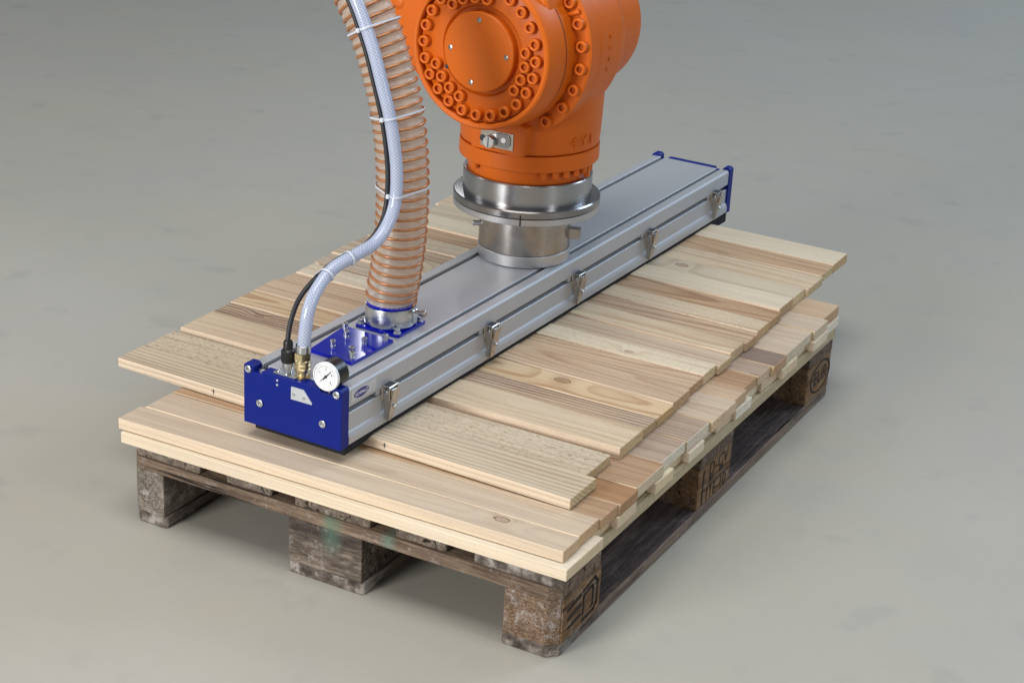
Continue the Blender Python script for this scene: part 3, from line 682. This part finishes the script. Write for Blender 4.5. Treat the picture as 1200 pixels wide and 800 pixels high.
# ------------------------------------------------------------------ hoses and cable
M3 = Matrix.Translation((0.190, 0.0575, 0.211)) @ Matrix.Rotation(GY, 4, 'Z')
def w3(p): return M3 @ Vector(p)
hpts = [(hc[0], hc[1], .1440), (.0929, .2825, .153), (.0940, .2825, .163), (.0985, .2825, .1859), (.1033, .2825, .2199), (.1082, .2825, .2752), (.1094, .2825, .3378), (.1057, .2825, .3984), (.097, .2825, .4586), (.082, .2825, .5127), (.0623, .2825, .5655), (.0412, .2825, .6107), (.0222, .2825, .6423), (-.025, .286, .71), (-.09, .296, .79), (-.18, .32, .87), (-.30, .35, .93)]
hp3 = smooth_path([w3(p) for p in hpts], 10)
SH = thing('spiral_hose', 'thick clear suction hose with copper coloured spiral wire rising from the gripper', 'hose', w3((hc[0], hc[1], .1440)))
inv = Matrix.Translation(-w3((hc[0], hc[1], .1440)))
loc_pts = [inv @ p for p in hp3]
# resample by arc length
def resample(pts, step):
    out = [pts[0].copy()]; acc = 0; 
    for a, b in zip(pts, pts[1:]):
        L = (b - a).length; t = step - acc
        while t <= L: out.append(a.lerp(b, t / L)); t += step
        acc = (acc + L) % step if L < step - acc else L - (t - step)
    return out
PITCH = 0.0162
fine = resample(loc_pts, PITCH / 6)
MB().tube(fine, lambda k: .0408 + .0013 * math.cos(2 * PI * k / 6), 32, cap=False).build('hose_wall', 'hose', SH, smooth=60)
hel = []; fr = resample(loc_pts, PITCH / 24)
T = [(fr[min(i + 1, len(fr) - 1)] - fr[max(i - 1, 0)]).normalized() for i in range(len(fr))]
nrm = Vector((1, 0, 0)); 
for i, p in enumerate(fr):
    nrm = (nrm - T[i] * nrm.dot(T[i])).normalized(); bn = T[i].cross(nrm); a = 2 * PI * i / 24
    hel.append(p + (nrm * math.cos(a) + bn * math.sin(a)) * .0424)
MB().tube(hel, .0025, 8).build('spiral_wire', 'copper', SH, smooth=60)

apts = [(.1025, .018, .1400), (.104, .018, .152), (.104, .022, .179), (.1045, .03, .2096), (.1044, .05, .2349), (.1067, .09, .2592), (.1209, .135, .2739), (.1295, .175, .2847), (.1334, .205, .3092), (.1341, .223, .3439), (.1309, .229, .3922), (.1228, .230, .4404), (.1134, .230, .4808), (.099, .229, .5269), (.0813, .229, .5789), (.0589, .229, .6298), (.0420, .230, .66), (-.002, .236, .73), (-.08, .25, .81), (-.18, .28, .88), (-.30, .31, .94)]
ah = thing('air_hose', 'braided clear air hose rising from the brass coupling and tied to the spiral hose', 'hose', w3((.1022, .018, .1400)))
iv = Matrix.Translation(-w3((.1022, .018, .1400)))
MB().tube([iv @ p for p in smooth_path([w3(p) for p in apts], 10)], .0104, 20, uv=True).build('braided_tube', 'braid', ah, smooth=60)
MB().lathe([(.0116, .1410), (.0122, .1412), (.0122, .1530), (.0116, .1534)], (0, 0, 0), 'z', 28).build('ferrule', 'zinc', ah, smooth=35, loc=iv @ w3((.1035, .018, 0)))
cpts = [(.0768, .0130, .1500), (.0756, .016, .1640), (.0754, .025, .1897), (.077, .045, .2184), (.0808, .085, .2418), (.0884, .13, .2592), (.1084, .17, .2741), (.1175, .2, .2972), (.1177, .220, .3293), (.1157, .227, .3828), (.1074, .229, .4382), (.098, .229, .4787), (.0837, .229, .5249), (.066, .229, .577), (.0436, .229, .628), (.026, .230, .66), (-.018, .237, .73), (-.095, .252, .81), (-.195, .285, .88), (-.30, .33, .935)]
cb = thing('signal_cable', 'thin black cable plugged into the blue end plate and running beside the braided hose', 'cable', w3((.077, .0135, .1181)))
iv2 = Matrix.Translation(-w3((.077, .0135, .1181)))
MB().tube([iv2 @ p for p in smooth_path([w3(p) for p in cpts], 10)], .0041, 12).build('cable_sheath', 'cable', cb, smooth=60)
MB().lathe([(0, 0), (.0098, 0), (.0112, .002), (.0114, .019), (.0100, .021), (.0080, .0225), (.0076, .034), (.0066, .0365), (.0044, .037)], (0, 0, 0), 'z', 28).build('plug', 'black', cb, smooth=35)

# cable ties
def tie_ring(name, centre, axis, r1, r2, dvec, label):
    # flat band looped round two hoses: radius r1 at the centre, r2 at centre + dvec; axis = hose direction
    ax = Vector(axis).normalized(); e1 = Vector(dvec); e1 = (e1 - ax * e1.dot(ax)); D = e1.length; e1.normalize(); e2 = ax.cross(e1)
    mb = MB(); wd = .0016; th = .0009
    al = math.acos(max(-1, min(1, (r1 - r2) / D))); loop = []
    for k in range(25): a = al + (2 * PI - 2 * al) * k / 24; loop.append((r1, 0, a))
    for k in range(11): a = -al + 2 * al * k / 10; loop.append((r2, D, a))
    N = len(loop); vs = []
    for (rr, off, a) in loop:
        for (dr, dz) in ((0, -wd), (th, -wd), (th, wd), (0, wd)):
            vs.append(e1 * (off + (rr + dr) * math.cos(a)) + e2 * (rr + dr) * math.sin(a) + ax * dz)
    fs = []
    for k in range(N):
        k2 = (k + 1) % N
        for j in range(4): fs.append((k * 4 + j, k * 4 + (j + 1) % 4, k2 * 4 + (j + 1) % 4, k2 * 4 + j))
    mb.add(vs, fs)
    root = thing(name, label, 'cable tie', centre, 0, 'white cable ties on the hoses')
    mb.build('band', 'tie', root, smooth=40)
    hd = e1 * (D + (r2 + .0025) * math.cos(-1.0)) + e2 * (r2 + .0025) * math.sin(-1.0)
    h2 = MB().box(-.0030, .0030, -.0030, .0030, -.0032, .0032).build('tie_head', 'tie', root, bevel=.0006, bseg=1); h2.location = hd
def pick(path, zt):
    best = min(range(1, len(path) - 1), key=lambda i: abs(path[i].z - zt)); return path[best], (path[best + 1] - path[best - 1])
AP = smooth_path([w3(p) for p in apts], 10); CP = smooth_path([w3(p) for p in cpts], 10); HP = hp3
for zt, lab in ((.352 + .211, 'white cable tie strapping the braided hose to the spiral hose, lowest of three'), (.470 + .211, 'white cable tie strapping both hoses together, middle one below the robot disc'), (.603 + .211, 'white cable tie strapping both hoses together near the top edge')):
    (pa, da), (ph_, dh) = pick(AP, zt), pick(HP, zt)
    d = (pa - ph_)
    tie_ring('cable_tie', ph_, dh, .0450, .0117, d, lab)
for idx, lab in ((57, 'white cable tie at the bend of the braided hose, nearest the spiral hose'), (47, 'white cable tie on the sloping braided hose, holding the black cable')):
    pa = AP[idx]; da = AP[idx + 1] - AP[idx - 1]; pc = min(CP, key=lambda p: (p - pa).length); d = pc - pa; 
    tie_ring('cable_tie', pa, da, .0117, .0045, d, lab)

# ------------------------------------------------------------------ steel adapter between gripper and robot
FX, FY = .300, .790
AD = thing('flange_adapter', 'turned steel adapter with wide collar disc between the orange robot and the gripper', 'adapter', (FX, FY, .3091), GY)
z = lambda h: h - .3091
MB().lathe([(0, 0), (.085, 0), (.0875, .0015), (.0875, z(.330)), (.0865, z(.3315)), (0, z(.3315))], seg=96).build('base_ring', 'steel_light', AD, smooth=30)
MB().lathe([(0, z(.3322)), (.0858, z(.3322)), (.0862, z(.3335)), (.0862, z(.408)), (0, z(.408))], seg=96).build('barrel', 'steel_worn', AD, smooth=30)
MB().lathe([(0, z(.4082)), (.135, z(.4082)), (.1372, z(.4095)), (.1372, z(.4205)), (.1355, z(.4212)), (0, z(.4212))], seg=112).build('lower_collar', 'steel_light', AD, smooth=30)
MB().lathe([(0, z(.4216)), (.1355, z(.4216)), (.1376, z(.423)), (.1376, z(.434)), (.1355, z(.4362)), (.1235, z(.4370)), (0, z(.4370))], seg=112).build('upper_collar', 'steel_dark', AD, smooth=30)
MB().lathe([(0, z(.4372)), (.1205, z(.4372)), (.1205, z(.477)), (.119, z(.479)), (.110, z(.479)), (0, z(.479))], seg=112).build('flange_drum', 'steel', AD, smooth=30)
MB().box(-.0013, .0013, -.1386, -.1374, z(.409), z(.429)).build('alignment_notch', 'black', AD, loc=(0, 0, 0)).rotation_euler = (0, 0, R(25))
sb = MB().box(.084, .106, -.0085, .0085, z(.350), z(.370)).build('square_bolt', 'steel_worn', AD, bevel=.001); sb.rotation_euler = (0, 0, R(20))
sb2 = MB().lathe([(0, .100), (.0035, .0995), (.005, .098), (.005, .084), (0, .084)], (0, 0, z(.368)), 'x', 16).build('round_pin', 'zinc', AD, smooth=35); sb2.rotation_euler = (0, 0, R(216))
for an in (52, 30):
    nb = MB().lathe([(0, z(.401)), (.0065, z(.401)), (.0065, z(.408)), (0, z(.408))], (.112, 0, 0), 'z', 6).build('bolt_head', 'steel_worn', AD); nb.rotation_euler = (0, 0, R(an))

# ------------------------------------------------------------------ robot wrist
ZW = .733
RB = thing('robot_arm', 'orange industrial robot wrist with bolted round cover hanging down onto the steel adapter', 'robot', (FX, FY, .4792), GY)
zr = lambda h: h - .4792
zc = zr(ZW)
# cast body: drum, far drum and neck fused together
cb_ = MB()
cb_.lathe([(0, -.072), (.150, -.072), (.161, -.066), (.163, -.05), (.163, .03), (.150, .06), (0, .06)], (0, 0, zc), 'y', 80)
cb_.lathe([(0, .03), (.132, .03), (.132, .09), (.128, .17), (.110, .20), (0, .20)], (0, 0, zc), 'y', 72)
cb_.lathe([(0, zr(.5365)), (.1285, zr(.5365)), (.1305, zr(.57)), (.1325, zr(.64)), (.12, zr(.72)), (0, zr(.72))], seg=80)
tmp = cb_.build('wrist_casting', 'orange', RB)
md = tmp.modifiers.new('fuse', 'REMESH'); md.mode = 'VOXEL'; md.voxel_size = .0045
sm = tmp.modifiers.new('cast', 'SMOOTH'); sm.factor = 0.5; sm.iterations = 9
me = bpy.data.meshes.new_from_object(tmp.evaluated_get(bpy.context.evaluated_depsgraph_get()))
for p in me.polygons: p.use_smooth = True
tmp.modifiers.clear(); tmp.data = me
if not me.materials: me.materials.append(MAT['orange'])
wc = tmp
# flange plate with bolt circle
fpz = MB().lathe([(.130, -.072), (.130, -.108), (.166, -.108), (.1695, -.1045), (.1695, -.074), (.166, -.072), (.130, -.072)], (0, 0, zc), 'y', 96).build('flange_plate', 'orange', RB, smooth=30)
def cap_bolt(parent, loc, r=.0104, h=.012, axis='y'):
    return MB().lathe([(0, -.003), (r * .56, -.004), (r * .56, -h * .96), (r * .62, -h), (r * .86, -h), (r, -h * .86), (r, 0)], (0, 0, 0), axis, 18).build('bolt', 'orange', parent, smooth=40, loc=loc)
b0 = None
def bolt_at(parent, loc):
    global b0
    if b0 is None: b0 = cap_bolt(parent, loc); return b0
    o = b0.copy(); COL.objects.link(o); o.parent = parent; o.location = loc; return o
for a in (66, 51, 36, 21.5, 7, -7.6, -22.4, -37.1, -53.1):
    bolt_at(fpz, (.1555 * math.cos(R(a)), -.1079, zc + .1555 * math.sin(R(a))))
dw = MB().tube([(0, 0, -.010), (0, -.001, -.006), (0, -.001, .006), (0, 0, .010)], .0045, 12).build('dowel', 'orange', fpz, smooth=60, loc=(.153 * math.cos(R(29)), -.1115, zc + .153 * math.sin(R(29))))
dw.rotation_euler = (0, R(70), 0)
# front drum with recessed bolted cover
fd = MB().lathe([(0, -.106), (.1425, -.106), (.1425, -.1440), (.1400, -.1445), (.1400, -.1472), (.1425, -.1477), (.1420, -.168), (.1385, -.192), (.1365, -.1975), (.1335, -.200), (.1285, -.1995), (.1265, -.1965), (.1265, -.182), (0, -.182)], (0, 0, zc), 'y', 112).build('front_drum', 'orange', RB, smooth=24)
sm_ = MB().lathe([(.1402, -.1446), (.1422, -.1450), (.1422, -.1467), (.1402, -.1471)], (0, 0, zc), 'y', 112).build('seam', 'ink', fd)
cr = MB().lathe([(.1235, -.1822), (.1235, -.1870), (.1215, -.1880), (.0800, -.1880), (.0765, -.1835), (.0765, -.1822)], (0, 0, zc), 'y', 112).build('bolt_ring', 'orange', fd, smooth=30)
cp = MB().lathe([(.0700, -.1822), (.0700, -.1965), (.0685, -.1985), (.0660, -.1990), (0, -.1990)], (-.002, 0, zc - .001), 'y', 96).build('centre_cap', 'orange', fd, smooth=30)
for k in range(24):
    a = R(-90 + 15 * k); bolt_at(cr.parent, (.1125 * math.cos(a) - .002, -.1880, zc + .1125 * math.sin(a)))
for a in (-112.5, -127.5, -142.5, -157.5, -37.5, -22.5, -7.5, 7.5, 82.5, 97.5, 112.5, 127.5):
    a = R(a); bolt_at(cr.parent, (.0925 * math.cos(a) - .002, -.1880, zc + .0925 * math.sin(a)))
for a in (90, 180, 0, -102):
    a = R(a); MB().lathe([(0, -.0012), (.0024, -.001), (.0044, -.0005), (.0046, 0)], (0, 0, 0), 'y', 16).build('small_screw', 'steel_worn', cp, smooth=40, loc=(-.002 + .056 * math.cos(a), -.1992, zc - .001 + .056 * math.sin(a)))
MB().lathe([(0, -.0005), (.0035, -.0005), (.0040, 0)], (0, 0, 0), 'y', 14).build('drilled_hole', 'ink', cr.parent, loc=(-.002 + .079 * math.cos(R(-150)), -.1881, zc + .079 * math.sin(R(-150))))
# forearm fork rising to the upper left
fa = MB().prism([(.04, zr(.62)), (-.06, zr(.615)), (-.118, zr(.640)), (-.155, zr(.672)), (-.243, zr(.788)), (-.40, zr(.98)), (-.50, zr(1.22)), (-.18, zr(1.34)), (-.02, zr(1.05)), (.11, zr(.84)), (.13, zr(.74))], -.172, -.075, 'y').build('forearm', 'orange', RB, bevel=.012, bseg=4, smooth=40)
MB().lathe([(0, -.1745), (.006, -.1745), (.0105, -.1735), (.0125, -.1722), (0, -.1722)], (-.186, 0, zr(.787)), 'y', 24).build('forearm_plug', 'orange', fa, smooth=40)
# neck skirt, lower ring and hanging bolts
MB().lathe([(0, zr(.5365)), (.1295, zr(.5365)), (.1298, zr(.534)), (.1300, zr(.509)), (.128, zr(.5065)), (0, zr(.5065))], seg=96).build('skirt_ring', 'orange', RB, smooth=28)
MB().lathe([(0, zr(.5064)), (.1125, zr(.5064)), (.1125, zr(.482)), (.1115, .0002), (0, .0002)], seg=96).build('output_ring', 'orange', RB, smooth=28)
for a in (-28, -17, -6, 5, 16, 27, -150, -160, -95 + 360):
    MB().lathe([(0, 0), (.0065, 0), (.0068, .003), (.0068, .0125), (0, .0125)], (0, 0, 0), 'z', 18).build('hanging_bolt', 'orange', RB, smooth=40, loc=(.1195 * math.cos(R(a - 20)), .1195 * math.sin(R(a - 20)), zr(.4945)))
MB().box(-.004, .004, -.004, .004, 0, .022).build('index_pin', 'orange', RB, loc=(.121 * math.cos(R(2)), .121 * math.sin(R(2)), zr(.4845)))
# pad with reference notch plate
pd = MB().prism([(-.045, zr(.542)), (.058, zr(.5385)), (.063, zr(.544)), (.066, zr(.594)), (.04, zr(.606)), (-.045, zr(.606))], -.1365, -.10, 'y').build('front_pad', 'orange', RB, bevel=.003)
rp = MB().box(-.0245, .043, -.1385, -.1366, zr(.5490), zr(.5800)).build('reference_plate', 'chrome', pd, bevel=.0012)
MB().prism([(-.020 + .006 * math.cos(t), zr(.563) + .006 * math.sin(t)) for t in [k * PI / 8 for k in range(16)]], -.1391, -.1386, 'y').build('plate_hole', 'ink', rp)
rb2 = MB().prism(cham(.004, .038, zr(.553), zr(.578), .006, .006, .006, .006), -.1402, -.1386, 'y').build('recess_frame', 'steel_dark', rp, bevel=.0006)
MB().lathe([(0, -.150), (.0105, -.150), (.0112, -.149), (.0112, -.1386)], (-.002, 0, zr(.5605)), 'y', 28).build('slotted_screw', 'zinc', rp, smooth=35)
MB().box(-.0008, .0008, -.1506, -.1500, -.0095, .0095).build('screw_slot', 'ink', rp, loc=(-.002, 0, zr(.5605)))
MB().lathe([(0, -.1415), (.0048, -.1415), (.0048, -.1402)], (.024, 0, zr(.5665)), 'y', 20).build('bright_pin', 'white_dial', rp, smooth=35)
# cast-in characters on the neck and drum
def raised(txt, size, parent, origin, nrmv, upv):
    n = Vector(nrmv).normalized(); u_ = Vector(upv); u_ = (u_ - n * u_.dot(n)).normalized(); r_ = u_.cross(n)
    me = text_mesh(txt, size, .0008)
    me.transform(Matrix(((r_.x, u_.x, n.x, 0), (r_.y, u_.y, n.y, 0), (r_.z, u_.z, n.z, 0), (0, 0, 0, 1))))
    return put('cast_character', me, 'orange', parent, origin)
for (ch, a) in (('4', -12), ('Y', -1), ('1', 8)):
    a = R(a - 12); raised(ch, .027, wc, (.1318 * math.cos(a), .1318 * math.sin(a), zr(.560)), (math.cos(a), math.sin(a), 0), (0, 0, 1))
for k, ch in enumerate(('N', 'C', 'X', 'L', '.')):
    a = R(8 - 7 * k); raised(ch, .013, wc, (.1632 * math.cos(a), -.022, zc + .1632 * math.sin(a)), (math.cos(a), 0, math.sin(a)), (0, -.2, 1))
